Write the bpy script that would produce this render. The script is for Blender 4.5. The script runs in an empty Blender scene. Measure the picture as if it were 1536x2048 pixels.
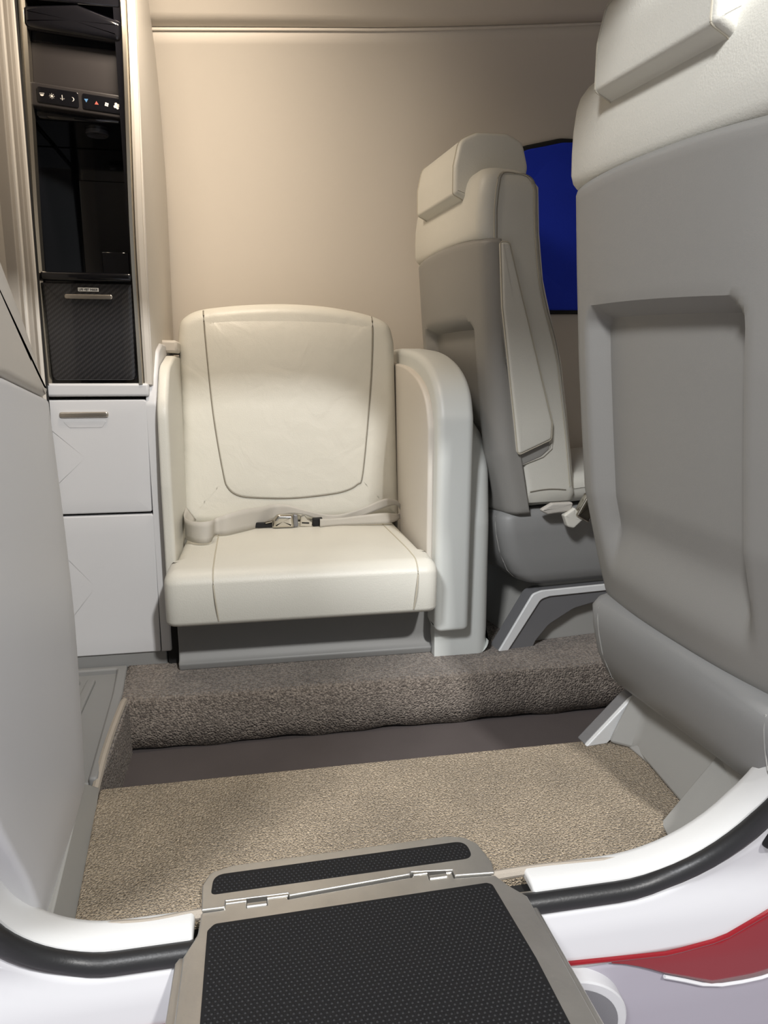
import bpy, bmesh, math, random
from mathutils import Vector, Matrix, Euler
random.seed(7)
S = bpy.context.scene
COL = S.collection
R = math.radians

# ------------------------------------------------------------------ camera
F_PX, W_PX, H_PX = 1400.0, 1536.0, 2048.0
cd = bpy.data.cameras.new('camera'); cam = bpy.data.objects.new('camera', cd); COL.objects.link(cam)
cd.sensor_fit = 'VERTICAL'; cd.sensor_height = 36.0; cd.lens = 36.0 * F_PX / H_PX
cd.clip_start = 0.02
CAM = Vector((0, 0, .62)); YAW, PITCH = R(10.5), R(11.0)
cam.location = CAM
cam.rotation_euler = (R(90) - PITCH, 0, -YAW)
S.camera = cam

# ------------------------------------------------------------------ world, lights, exposure
world = bpy.data.worlds.new('hangar_light'); S.world = world; world.use_nodes = True
bg = world.node_tree.nodes['Background']
bg.inputs['Color'].default_value = (.93, .96, 1.0, 1); bg.inputs['Strength'].default_value = .32
S.view_settings.view_transform = 'Standard'; S.view_settings.look = 'None'
S.view_settings.gamma = 1; S.view_settings.use_curve_mapping = False
S.view_settings.exposure = 0.0

def area(name, loc, target, size, power, color, size_y=None, spread=None):
    l = bpy.data.lights.new(name, 'AREA'); l.energy = power; l.color = color; l.size = size
    if size_y: l.shape = 'RECTANGLE'; l.size_y = size_y
    if spread: l.spread = R(spread)
    o = bpy.data.objects.new(name, l); COL.objects.link(o); o.location = loc
    o.rotation_euler = (Vector(target) - Vector(loc)).to_track_quat('-Z', 'Y').to_euler()
    return o
# high-bay hangar lamps outside the door, shining in through the opening
area('hangar_lamp', (.92, -2.0, 2.93), (.15, 1.5, .3), .16, 125, (1.0, .985, .96))
area('hangar_lamp', (-1.35, -1.3, 2.95), (.5, .9, .7), .5, 120, (.97, .98, 1.0))
# warm cabin down-light in the ceiling
area('cabin_light', (-.10, 1.30, 1.44), (-.08, 1.95, .74), .26, 3.7, (1.0, .86, .70), .10, 125)

# ------------------------------------------------------------------ measuring helper
_f = Vector((math.sin(YAW) * math.cos(PITCH), math.cos(YAW) * math.cos(PITCH), -math.sin(PITCH)))
_r = Vector((math.cos(YAW), -math.sin(YAW), 0)); _u = _r.cross(_f)
def on(px, py, ax, v):
    d = _r * ((px - W_PX / 2) / F_PX) - _u * ((py - H_PX / 2) / F_PX) + _f
    return CAM + d * ((v - CAM[ax]) / d[ax])

# ------------------------------------------------------------------ materials
def nodes(m):
    m.use_nodes = True
    return m.node_tree, m.node_tree.nodes, m.node_tree.links
def plain(name, col, rough=.5, metal=0.0, bump=0.0, scale=200., coat=0.0, var=0.0, vscale=6.0, spec=.5, crease=0.0):
    m = bpy.data.materials.new(name); t, n, l = nodes(m); b = n['Principled BSDF']
    b.inputs['Base Color'].default_value = (*col, 1); b.inputs['Roughness'].default_value = rough
    b.inputs['Metallic'].default_value = metal; b.inputs['Coat Weight'].default_value = coat
    b.inputs['Specular IOR Level'].default_value = spec
    tc = n.new('ShaderNodeTexCoord')
    if var:
        ns = n.new('ShaderNodeTexNoise'); ns.inputs['Scale'].default_value = vscale; ns.inputs['Detail'].default_value = 5
        l.new(tc.outputs['Object'], ns.inputs['Vector'])
        mx = n.new('ShaderNodeMix'); mx.data_type = 'RGBA'
        mx.inputs['A'].default_value = (*[c * (1 - var) for c in col], 1)
        mx.inputs['B'].default_value = (*[min(1, c * (1 + var)) for c in col], 1)
        l.new(ns.outputs['Fac'], mx.inputs['Factor']); l.new(mx.outputs['Result'], b.inputs['Base Color'])
    if bump:
        v = n.new('ShaderNodeTexNoise'); v.inputs['Scale'].default_value = scale; v.inputs['Detail'].default_value = 3
        l.new(tc.outputs['Object'], v.inputs['Vector'])
        bp = n.new('ShaderNodeBump'); bp.inputs['Strength'].default_value = bump; bp.inputs['Distance'].default_value = .002
        l.new(v.outputs['Fac'], bp.inputs['Height']); l.new(bp.outputs['Normal'], b.inputs['Normal'])
        if crease:
            c2 = n.new('ShaderNodeTexNoise'); c2.inputs['Scale'].default_value = 13; c2.inputs['Detail'].default_value = 2; c2.inputs['Distortion'].default_value = 1.2
            l.new(tc.outputs['Object'], c2.inputs['Vector'])
            b2 = n.new('ShaderNodeBump'); b2.inputs['Strength'].default_value = crease; b2.inputs['Distance'].default_value = .012
            l.new(c2.outputs['Fac'], b2.inputs['Height']); l.new(b2.outputs['Normal'], bp.inputs['Normal'])
    return m
def carpet(name, c1, c2, scale=420., strength=1.0):
    m = bpy.data.materials.new(name); t, n, l = nodes(m); b = n['Principled BSDF']
    b.inputs['Roughness'].default_value = .95; b.inputs['Specular IOR Level'].default_value = .1
    b.inputs['Sheen Weight'].default_value = .15
    tc = n.new('ShaderNodeTexCoord')
    vo = n.new('ShaderNodeTexVoronoi'); vo.inputs['Scale'].default_value = scale
    ns = n.new('ShaderNodeTexNoise'); ns.inputs['Scale'].default_value = 9; ns.inputs['Detail'].default_value = 6
    n2 = n.new('ShaderNodeTexNoise'); n2.inputs['Scale'].default_value = scale * .8; n2.inputs['Detail'].default_value = 2
    for q in (vo, ns, n2): l.new(tc.outputs['Object'], q.inputs['Vector'])
    cr = n.new('ShaderNodeValToRGB'); cr.color_ramp.elements[0].position = .36; cr.color_ramp.elements[1].position = .66
    cr.color_ramp.elements[0].color = (*c1, 1); cr.color_ramp.elements[1].color = (*c2, 1)
    l.new(n2.outputs['Fac'], cr.inputs['Fac'])
    mx = n.new('ShaderNodeMix'); mx.data_type = 'RGBA'; mx.blend_type = 'MULTIPLY'
    mr = n.new('ShaderNodeMapRange'); mr.inputs['From Min'].default_value = .3; mr.inputs['From Max'].default_value = .75
    mr.inputs['To Min'].default_value = .80; mr.inputs['To Max'].default_value = 1.12
    l.new(ns.outputs['Fac'], mr.inputs['Value'])
    mx.inputs['Factor'].default_value = 1; l.new(cr.outputs['Color'], mx.inputs['A']); l.new(mr.outputs['Result'], mx.inputs['B'])
    l.new(mx.outputs['Result'], b.inputs['Base Color'])
    bp = n.new('ShaderNodeBump'); bp.inputs['Strength'].default_value = strength; bp.inputs['Distance'].default_value = .004; bp.invert = True
    l.new(vo.outputs['Distance'], bp.inputs['Height']); l.new(bp.outputs['Normal'], b.inputs['Normal'])
    return m
def carbon(name):
    m = bpy.data.materials.new(name); t, n, l = nodes(m); b = n['Principled BSDF']
    b.inputs['Roughness'].default_value = .35; b.inputs['Coat Weight'].default_value = 1; b.inputs['Coat Roughness'].default_value = .03
    tc = n.new('ShaderNodeTexCoord'); mp = n.new('ShaderNodeMapping'); mp.inputs['Rotation'].default_value = (0, R(38), 0)
    l.new(tc.outputs['Object'], mp.inputs['Vector'])
    w = n.new('ShaderNodeTexWave'); w.wave_type = 'BANDS'; w.bands_direction = 'Z'; w.inputs['Scale'].default_value = 42
    l.new(mp.outputs['Vector'], w.inputs['Vector'])
    w2 = n.new('ShaderNodeTexWave'); w2.bands_direction = 'X'; w2.inputs['Scale'].default_value = 110
    l.new(tc.outputs['Object'], w2.inputs['Vector'])
    ml = n.new('ShaderNodeMath'); ml.operation = 'MULTIPLY'; l.new(w.outputs['Fac'], ml.inputs[0]); l.new(w2.outputs['Fac'], ml.inputs[1])
    cr = n.new('ShaderNodeValToRGB'); cr.color_ramp.elements[0].color = (.008, .008, .009, 1); cr.color_ramp.elements[1].color = (.05, .047, .05, 1)
    l.new(ml.outputs[0], cr.inputs['Fac']); l.new(cr.outputs['Color'], b.inputs['Base Color'])
    return m
M = dict(
    leather=plain('cream leather', (.65, .635, .57), .42, bump=.18, scale=420, var=.03, vscale=9),
    softleather=plain('soft worn cream leather', (.65, .635, .57), .42, bump=.18, scale=420, var=.03, vscale=9, crease=.16),
    seam=plain('stitched seam', (.24, .22, .18), .7, bump=.2, scale=900),
    lseam=plain('pale seam piping', (.50, .46, .37), .6, bump=.2, scale=900),
    white=plain('white moulded plastic', (.64, .64, .65), .42, bump=.04, scale=500, var=.015),
    lipwhite=plain('scuffed white frame paint', (.72, .72, .71), .4, bump=.04, scale=300, var=.02),
    lining=plain('warm white lining', (.64, .60, .54), .55, bump=.05, scale=500, var=.02),
    arm=plain('pale grey armrest plastic', (.66, .68, .655), .42, bump=.05, scale=500, var=.015),
    wall=plain('cabin wall laminate', (.63, .577, .505), .55, bump=.04, scale=400, var=.02, vscale=3),
    shell=plain('grey seat shell plastic', (.27, .262, .245), .48, bump=.10, scale=900, var=.03),
    grey=plain('grey moulded plastic', (.255, .255, .25), .5, bump=.08, scale=700, var=.04),
    panelgrey=plain('light grey panel', (.36, .355, .335), .55, bump=.06, scale=700, var=.03),
    darkgrey=plain('dark grey cast metal', (.22, .22, .228), .45, .3, bump=.15, scale=400, var=.08),
    vinyl=plain('dark brown vinyl', (.085, .072, .070), .6, bump=.15, scale=300, var=.12, vscale=14),
    black=plain('gloss black panel', (.006, .006, .008), .08, coat=.5),
    screen=plain('dark tinted panel', (.035, .031, .031), .3, var=.05),
    blackmat=plain('black rubber', (.008, .008, .009), .6, bump=.15, scale=500, spec=.35),
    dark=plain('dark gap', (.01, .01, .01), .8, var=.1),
    alu=plain('brushed aluminium', (.58, .56, .52), .32, .9, bump=.1, scale=120, var=.08, vscale=20),
    silver=plain('silver paint', (.80, .81, .81), .35, .05, bump=.25, scale=800),
    bronze=plain('satin champagne trim', (.46, .42, .35), .22, .9, var=.04),
    handle=plain('satin nickel', (.62, .57, .50), .25, .9, var=.04),
    stairalu=plain('worn aluminium', (.62, .605, .575), .38, .9, bump=.2, scale=90, var=.16, vscale=18),
    seal=plain('black door seal', (.018, .018, .019), .4, bump=.1, scale=300, var=.1),
    skin=plain('white aircraft paint', (.70, .70, .715), .18, coat=.4, var=.012),
    red=plain('red aircraft paint', (.24, .008, .014), .22, coat=.15, var=.05),
    blue=plain('blue fabric', (.004, .035, .62), .75, bump=.3, scale=300, var=.15, vscale=5),
    web=plain('grey belt webbing', (.50, .475, .43), .6, bump=.3, scale=1200, var=.04),
    chrome=plain('polished steel', (.55, .52, .46), .16, 1.0, var=.05),
    label=plain('white label', (.85, .85, .82), .5, var=.01),
    ink=plain('black ink', (.02, .02, .02), .6, var=.01),
    icon=plain('pale icon print', (.80, .76, .70), .5, var=.01),
    iconblue=plain('blue icon print', (.10, .26, .50), .5, var=.01),
    iconred=plain('red icon print', (.55, .12, .09), .5, var=.01),
    ground=plain('glossy hangar floor', (.46, .43, .47), .12, coat=.3, var=.04, vscale=2),
    taupe=plain('taupe partition laminate', (.36, .325, .28), .5, bump=.05, scale=500, var=.03),
    belly=plain('grey violet belly paint', (.40, .375, .43), .14, coat=.6, var=.03),
    lens=plain('lamp lens', (.09, .09, .095), .25, coat=.5, var=.05),
    binding=plain('carpet binding tape', (.42, .37, .31), .9, bump=.5, scale=900),
    carpet=carpet('beige loop carpet', (.25, .195, .13), (.56, .455, .325)),
    carpet2=carpet('grey brown loop carpet', (.135, .112, .095), (.31, .265, .225), 260.),
)

# ------------------------------------------------------------------ mesh helpers
def obj(name, verts, faces, mat, parent=None, smooth=True, bevel=0, seg=3, auto=True):
    me = bpy.data.meshes.new(name); me.from_pydata([tuple(v) for v in verts], [], faces)
    bm = bmesh.new(); bm.from_mesh(me); bmesh.ops.recalc_face_normals(bm, faces=bm.faces); bm.to_mesh(me); bm.free()
    if isinstance(mat, str): mat = M[mat]
    me.materials.append(mat)
    if smooth: me.polygons.foreach_set('use_smooth', [True] * len(me.polygons))
    o = bpy.data.objects.new(name, me); COL.objects.link(o)
    if parent: o.parent = parent
    if bevel:
        b = o.modifiers.new('bevel', 'BEVEL'); b.width = bevel; b.segments = seg; b.limit_method = 'ANGLE'; b.angle_limit = R(35)
        b.harden_normals = False
    if smooth and auto:
        me.set_sharp_from_angle(angle=R(40))
    return o
def thing(name, label, cat, loc=(0, 0, 0), group=None):
    o = bpy.data.objects.new(name, None); COL.objects.link(o); o.empty_display_size = .05
    o.matrix_world = Matrix.Translation(Vector(loc))
    o['label'] = label; o['category'] = cat
    if group: o['group'] = group
    return o
def under(o, parent):
    """parent o (built in world coordinates) to a thing whose empty sits elsewhere"""
    o.parent = parent
    root = parent
    off = Vector(parent.get('_off', (0, 0, 0))) if False else Vector((0, 0, 0))
    while root: off += root.location; root = root.parent
    o.location = -off
    return o
def tag(o, label, cat=None, group=None):
    o['label'] = label
    if cat: o['category'] = cat
    if group: o['group'] = group
    return o
def struct(o, label, cat):
    o['kind'] = 'structure'; o['label'] = label; o['category'] = cat
    return o

def rpoly(pts, r, seg=6):
    """round the corners of a 2-D polygon; r a number or a list"""
    n = len(pts); out = []
    for i in range(n):
        p0, p, p1 = Vector(pts[i - 1]), Vector(pts[i]), Vector(pts[(i + 1) % n])
        rr = r[i] if isinstance(r, (list, tuple)) else r
        a, b = (p0 - p), (p1 - p); la, lb = a.length, b.length
        if rr <= 0 or la < 1e-6 or lb < 1e-6: out.append(p); continue
        a /= la; b /= lb
        ang = a.angle(b); 
        if ang > math.pi - .02: out.append(p); continue
        d = min(rr / math.tan(ang / 2), la * .49, lb * .49)
        A, B = p + a * d, p + b * d
        for k in range(seg + 1):
            t = k / seg
            out.append(A * (1 - t) ** 2 + p * 2 * t * (1 - t) + B * t ** 2)
    return out
def dense(pts, step, closed=True):
    out = []; n = len(pts)
    for i in range(n if closed else n - 1):
        a, b = Vector(pts[i]), Vector(pts[(i + 1) % n]); k = max(1, int((b - a).length / step))
        for j in range(k): out.append(a.lerp(b, j / k))
    if not closed: out.append(Vector(pts[-1]))
    return out
def area2(p):
    return sum(p[i - 1][0] * p[i][1] - p[i][0] * p[i - 1][1] for i in range(len(p))) / 2
def inset(p, d):
    n = len(p); out = []
    for i in range(n):
        a = (Vector(p[i]) - Vector(p[i - 1])); b = (Vector(p[(i + 1) % n]) - Vector(p[i]))
        if a.length < 1e-9: a = b
        if b.length < 1e-9: b = a
        na = Vector((-a.y, a.x)).normalized(); nb = Vector((-b.y, b.x)).normalized()
        m = (na + nb)
        m = m.normalized() if m.length > 1e-6 else na
        out.append(Vector(p[i]) + m * d / max(.6, m.dot(na)))
    return out
def pad(name, outline, mapf, thick, r, mat, parent=None, bulge=0.0, rings=5, back_r=0.0, inner=4):
    """cushion: outline in (u,v), thickness along w, rounded front edge of radius r, gently bulged"""
    p = [Vector(q) for q in outline]
    if area2(p) < 0: p.reverse()
    loops = []
    if back_r:
        for k in range(rings):
            a = k / rings * math.pi / 2
            loops.append((inset(p, back_r * (1 - math.sin(a))), back_r * (1 - math.cos(a))))
        loops.append((p, back_r))
    else: loops.append((p, 0.0))
    for k in range(rings + 1):
        a = k / rings * math.pi / 2
        loops.append((inset(p, r * (1 - math.cos(a))), thick - r + r * math.sin(a)))
    last = loops[-1][0]; c = sum(last, Vector((0, 0))) / len(last)
    for k in range(1, inner):
        t = k / inner
        loops.append(([q.lerp(c, t) for q in last], thick + bulge * (1 - (1 - t) ** 2)))
    n = len(p); V = []; Fc = []
    for lp, w in loops:
        for q in lp: V.append(mapf(q.x, q.y, w))
    for k in range(len(loops) - 1):
        for i in range(n):
            j = (i + 1) % n
            Fc.append((k * n + i, k * n + j, (k + 1) * n + j, (k + 1) * n + i))
    V.append(mapf(c.x, c.y, thick + bulge)); ci = len(V) - 1; k = len(loops) - 1
    for i in range(n): Fc.append((k * n + i, k * n + (i + 1) % n, ci))
    Fc.append(tuple(range(n - 1, -1, -1)))
    return obj(name, V, Fc, mat, parent)
def prism(name, outline, mapf, a, b, mat, parent=None, bevel=.0, seg=3):
    p = [Vector(q) for q in outline]; n = len(p)
    V = [mapf(q.x, q.y, a) for q in p] + [mapf(q.x, q.y, b) for q in p]
    Fc = [tuple(range(n)), tuple(range(2 * n - 1, n - 1, -1))] + [(i, (i + 1) % n, n + (i + 1) % n, n + i) for i in range(n)]
    return obj(name, V, Fc, mat, parent, bevel=bevel, seg=seg)
XZ = lambda Y0: (lambda u, v, w: (u, Y0 - w, v))          # faces the door
YZ = lambda X0: (lambda u, v, w: (X0 + w, u, v))          # faces forward
XY = lambda Z0: (lambda u, v, w: (u, v, Z0 + w))          # faces up
def box(name, lo, hi, mat, parent=None, bevel=.002, seg=2):
    (x0, y0, z0), (x1, y1, z1) = lo, hi
    return prism(name, [(x0, y0), (x1, y0), (x1, y1), (x0, y1)], XY(0), z0, z1, mat, parent, bevel, seg)
def loft(name, loops, mat, parent=None, caps=True, closed=True):
    n = len(loops[0]); V = [v for lp in loops for v in lp]; Fc = []
    for k in range(len(loops) - 1):
        for i in range(n if closed else n - 1):
            j = (i + 1) % n
            Fc.append((k * n + i, k * n + j, (k + 1) * n + j, (k + 1) * n + i))
    if caps and closed:
        Fc.append(tuple(range(n))); Fc.append(tuple(range(len(V) - 1, len(V) - n - 1, -1)))
    return obj(name, V, Fc, mat, parent)
def tube(name, pts, r, mat, parent=None, closed=False, n=8, flat=1.0, nrm=None):
    pts = [Vector(p) for p in pts]; m = len(pts); loops = []
    for i, p in enumerate(pts):
        a = pts[i - 1] if (i or closed) else p; b = pts[(i + 1) % m] if (i < m - 1 or closed) else p
        t = (b - a).normalized()
        ref = Vector(nrm) if nrm else (Vector((0, 0, 1)) if abs(t.z) < .9 else Vector((0, 1, 0)))
        s = t.cross(ref).normalized(); u = s.cross(t)
        loops.append([p + (s * math.cos(2 * math.pi * k / n) + u * math.sin(2 * math.pi * k / n) * flat) * r for k in range(n)])
    if closed: loops.append(loops[0])
    return loft(name, loops, mat, parent, caps=not closed)
def catmull(pts, k=6, closed=False):
    P = [Vector(p) for p in pts]; n = len(P); out = []
    for i in range(n if closed else n - 1):
        if closed: p0, p1, p2, p3 = P[i - 1], P[i], P[(i + 1) % n], P[(i + 2) % n]
        else: p0, p1, p2, p3 = P[max(i - 1, 0)], P[i], P[i + 1], P[min(i + 2, n - 1)]
        for j in range(k):
            t = j / k
            out.append(.5 * ((2 * p1) + (p2 - p0) * t + (2 * p0 - 5 * p1 + 4 * p2 - p3) * t * t + (3 * p1 - p0 - 3 * p2 + p3) * t ** 3))
    if not closed: out.append(P[-1])
    return out
def sheet(name, grid, th, mat, parent=None):
    """a surface given as rows of points, with thickness"""
    nr, nc = len(grid), len(grid[0])
    V = [v for r_ in grid for v in r_]; Fc = []
    for i in range(nr - 1):
        for j in range(nc - 1): Fc.append((i * nc + j, i * nc + j + 1, (i + 1) * nc + j + 1, (i + 1) * nc + j))
    o = obj(name, V, Fc, mat, parent)
    s = o.modifiers.new('thick', 'SOLIDIFY'); s.thickness = th; s.offset = 0
    return o
def interp(tab, x):
    if x <= tab[0][0]: return tab[0][1]
    for (a, fa), (b, fb) in zip(tab, tab[1:]):
        if x <= b:
            t = (x - a) / (b - a); return fa + (fb - fa) * t
    return tab[-1][1]
def sstep(a, b, x):
    t = max(0, min(1, (x - a) / (b - a))); return t * t * (3 - 2 * t)

# ================================================================== THE SHELL OF THE CABIN
XA, XB = -1.0, 2.0
def section(t, X):
    """cabin lining: t=0 at far floor, t=1 at the crown"""
    a = .765 - .16 * max(0, X - .30) ** 1.4; b = .90; e = 2.8
    th = (-.42 + t * (math.pi / 2 + .42))
    c, s = math.cos(th), math.sin(th)
    return Vector((X, 1.23 + a * abs(c) ** (2 / e), .60 + b * math.copysign(abs(s) ** (2 / e), s)))
xs = [XA + (XB - XA) * i / 60 for i in range(61)]
def SEAM(X): return .688 + .062 * max(-.3, min(1.2, X))
o = sheet('wall_far', [[section(SEAM(X) * k / 26, X) for X in xs] for k in range(27)], .012, 'wall')
struct(o, 'smooth beige curved cabin side wall behind the side seat', 'wall')
o = sheet('ceiling', [[section(SEAM(X) + .003 + (1 - SEAM(X) - .003) * k / 14, X) for X in xs] for k in range(15)] +
          [[Vector((X, 1.23 - .62 * k / 8, 1.50 - .09 * (k / 8) ** 2)) for X in xs] for k in range(1, 9)], .012, 'wall')
struct(o, 'taupe ceiling panel above the wall seam', 'ceiling')
o = tube('trim_1', [section(SEAM(X) - .004, X) + Vector((0, -.0065, -.003)) for X in xs], .0032, 'wall')
struct(o, 'thin ledge along the seam between wall and ceiling', 'trim')
# --- floors: entry floor, trench, raised platform
fx0, fx1 = -.255, 1.6
entry = [(-.222, .742), (.20, .742), (.5, .745), (.549, .80), (.598, .834), (.614, .985), (.577, 1.01), (.545, 1.03)]
fl = [(-.222, .735), (.64, .735), (.64, 1.033), (-.250, 1.033), (-.2455, .97)]
o = prism('floor', rpoly(fl, [0, 0, 0, .004, 0]), XY(-.035), 0, .035, 'carpet', bevel=.006)
struct(o, 'beige looped carpet on the entry floor inside the door', 'floor')
o = box('floor', (-.28, 1.00, -.16), (1.6, 1.36, -.108), 'vinyl', bevel=0)
struct(o, 'dark brown vinyl floor of the sunken aisle', 'floor')
pts = [(1.33 + .010, -.085)]
wav = []
nX = 90
rows = []
prof = [(.000, -.102), (-.001, -.06), (-.001, -.014), (.003, -.004), (.012, 0.0), (.20, .0), (.70, .0)]
for dy, dz in prof:
    rows.append([Vector((-.284 + 1.92 * i / nX, 1.333 + dy - (.0015 * math.sin(i * .9) if dz > -.09 else 0), dz + (.003 * math.sin(i * .55) + .002 * math.sin(i * 1.3) if dz < -.09 else 0))) for i in range(nX + 1)])
o = sheet('floor', rows, .006, 'carpet2')
struct(o, 'grey brown looped carpet over the raised platform and its riser', 'floor')
o = box('floor', (-.25, 1.018, -.16), (1.6, 1.031, -.036), 'carpet2', bevel=.003)
struct(o, 'carpeted near riser of the sunken aisle below the entry floor', 'floor')
# --- unseen end walls, added to keep outside light from leaking into the cabin
for nm, X, lb in (('wall_left', XA, 'plain unseen aft end wall added to block outside light'), ('wall_right', XB, 'plain unseen end wall beyond the cockpit seats added to block outside light')):
    o = box(nm, (X - .02, .4, -.2), (X, 2.05, 1.52), 'wall'); struct(o, lb, 'wall')

# ================================================================== HULL, DOOR OPENING, FRAME
def hullY(z):
    return interp([(-.70, 1.23), (-.62, .98), (-.52, .85), (-.40, .775), (-.30, .735), (-.20, .712), (-.12, .699), (-.05, .692), (.0, .695), (.1, .66), (.25, .59), (.45, .495), (.7, .45), (.95, .475), (1.15, .53), (1.32, .60), (1.45, .72)], z)
DX0, DX1, DZ0, DZ1 = -.272, .588, .008, 1.30
def door_outline(grow=0.0, n=14, dz=0.0):
    x0, x1, z0, z1 = DX0 - grow, DX1 + grow, DZ0 - grow + dz, DZ1 + grow
    rs = [.105 + grow, .165 + grow, .22 + grow, .22 + grow]
    P = [(x0, z0), (x1, z0), (x1, z1), (x0, z1)]
    out = []
    for (x, z), r_, a0 in zip(P, rs, (180, 270, 0, 90)):
        cx = x + (r_ if x == x0 else -r_); cz = z + (r_ if z == z0 else -r_)
        for k in range(n + 1):
            a = R(a0 + 90 * k / n); out.append((cx + r_ * math.cos(a), cz + r_ * math.sin(a)))
    return [tuple(q) for q in dense(out, .05)]
def hp(x, z, d=0.0, dz=0.0): return Vector((x, hullY(z) + d, z + dz))
inner = door_outline(.024); n = len(inner)
def outer_pt(x, z):
    cx, cz = (DX0 + DX1) / 2, (DZ0 + DZ1) / 2
    dx, dz = x - cx, z - cz
    t = min((1.3 if dx > 0 else 1.15) / abs(dx) if abs(dx) > 1e-6 else 1e9, (cz + .108 if dz < 0 else 1.46 - cz) / abs(dz) if abs(dz) > 1e-6 else 1e9)
    return cx + dx * t, cz + dz * t
grid = []
for k in range(9):
    t = k / 8; row = []
    for x, z in inner + inner[:1]:
        X, Z = outer_pt(x, z); xx, zz = x + (X - x) * t, z + (Z - z) * t
        row.append(hp(xx, zz, 0.0))
    grid.append(row)
o = sheet('wall_near', grid, .006, 'skin'); struct(o, 'glossy white fuselage skin around the door opening', 'fuselage')
# inner white lip of the door frame: from the cabin side out to the seal; interrupted at the stair
def lip_section(x, z, nx, nz):
    """returns the cross-section (inner edge -> outer edge) at an outline point with outward 2-D normal"""
    pr = [(.004, .054), (.000, .050), (-.001, .044), (-.001, .030), (.000, .018), (.003, .011), (.008, .010), (.013, .013), (.013, .054)]
    return [hp(x, z) + Vector((nx * a, 0, nz * a)) + Vector((0, b, 0)) for a, b in pr]
def outline_normals(P):
    m = len(P); out = []
    for i in range(m):
        a, b = Vector(P[i - 1]), Vector(P[(i + 1) % m]); t = (b - a).normalized(); out.append((t.y, -t.x))
    return out
base = [tuple(q) for q in dense(door_outline(0.0), .02)]; nb = outline_normals(base)
sel = []
m = len(base)
start = min(range(m), key=lambda i: abs(base[i][0] - .314) + (10 if base[i][1] > .05 else 0))
endi = min(range(m), key=lambda i: abs(base[i][0] + .088) + (10 if base[i][1] > .05 else 0))
idx = []; i = start
while True:
    idx.append(i)
    if i == endi: break
    i = (i + 1) % m
o = loft('trim_2', [lip_section(*base[i], *nb[i]) for i in idx], 'lipwhite')
b_ = o.modifiers.new('bevel', 'BEVEL'); b_.width = .004; b_.segments = 3; b_.limit_method = 'ANGLE'; b_.angle_limit = R(60)
struct(o, 'scuffed white inner lip of the door frame', 'door frame')
sealc = door_outline(.0165); sealn = outline_normals(sealc)
o = tube('door_seal', [hp(x, z, .003) for x, z in dense(sealc, .02)], .0125, 'seal', closed=True, n=12)
tag(o, 'thick black rubber seal running around the door opening', 'seal')
# bright sill rail under the right part of the lip
o = box('trim_3', (.255, .698, -.030), (.44, .712, -.001), 'alu', bevel=.003)
struct(o, 'bright metal sill rail beside the stair', 'sill')
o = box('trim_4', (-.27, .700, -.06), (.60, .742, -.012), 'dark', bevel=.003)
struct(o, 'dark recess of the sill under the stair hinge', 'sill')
# ribbed carpet binding along the sill
for x0, x1, lb in ((-.222, -.078, 'pale woven binding on the carpet edge left of the stair'), (.272, .56, 'pale woven binding on the carpet edge right of the stair')):
    o = tube('carpet_binding', catmull([(x0 + (x1 - x0) * k / 8, .737 + .002 * math.sin(k), .004) for k in range(9)], 3), .006, 'binding')
    tag(o, lb, 'carpet edge')
# red line and red belly of the hull
def redline(X): return interp([(-1, -.098), (.30, -.092), (.50, -.106), (.574, -.096), (.64, -.060), (.75, .02), (.95, .10), (1.6, .16)], X)
o = tube('trim_5', [hp(x_, redline(x_), -.0045) for x_ in [-1.0 + 2.6 * i / 120 for i in range(121)]], .0032, 'red')
struct(o, 'thin red paint line along the lower edge of the white hull', 'paint line')
rows = []
for k in range(11):
    t = k / 10; row = []
    for i in range(61):
        X = .42 + 1.15 * i / 60
        z = redline(X) - (.004 + .13 * sstep(.40, .72, X) + .25 * sstep(.6, 1.4, X)) * t
        row.append(Vector((X, hullY(z) - .0045, z)))
    rows.append(row)
o = sheet('belly_panel', rows, .003, 'red'); tag(o, 'glossy red painted belly panel below the white hull', 'aircraft belly')
o = sheet('wall_belly', [[Vector((x_, hullY(z_) + .001, z_)) for x_ in [-1 + 2.6 * k / 20 for k in range(21)]] for z_ in [-.100 - .60 * k / 30 for k in range(31)]], .004, 'belly')
struct(o, 'glossy violet grey lower hull below the red line', 'fuselage')
o = tube('trim_6', [Vector((x_, hullY(z_) - .005, z_)) for x_, z_ in [(.50 + .9 * k / 30, redline(.50 + .9 * k / 30) - (.010 + .13 * sstep(.40, .72, .50 + .9 * k / 30) + .25 * sstep(.6, 1.4, .50 + .9 * k / 30))) for k in range(31)]], .0025, 'skin')
struct(o, 'thin white paint line under the red belly panel', 'paint line')
o = sheet('subfloor', [[Vector((x_, y_, -.168)) for x_ in (-1, .5, 2)] for y_ in (.92, 1.3, 2.0)], .01, 'dark'); o.name = 'floor'
struct(o, 'dark underfloor between the carpets', 'floor')
# hangar floor
o = box('floor', (-4, -5, -1.12), (5, 5, -1.10), 'ground', bevel=0)
struct(o, 'glossy grey hangar floor below the aircraft', 'floor')

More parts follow.
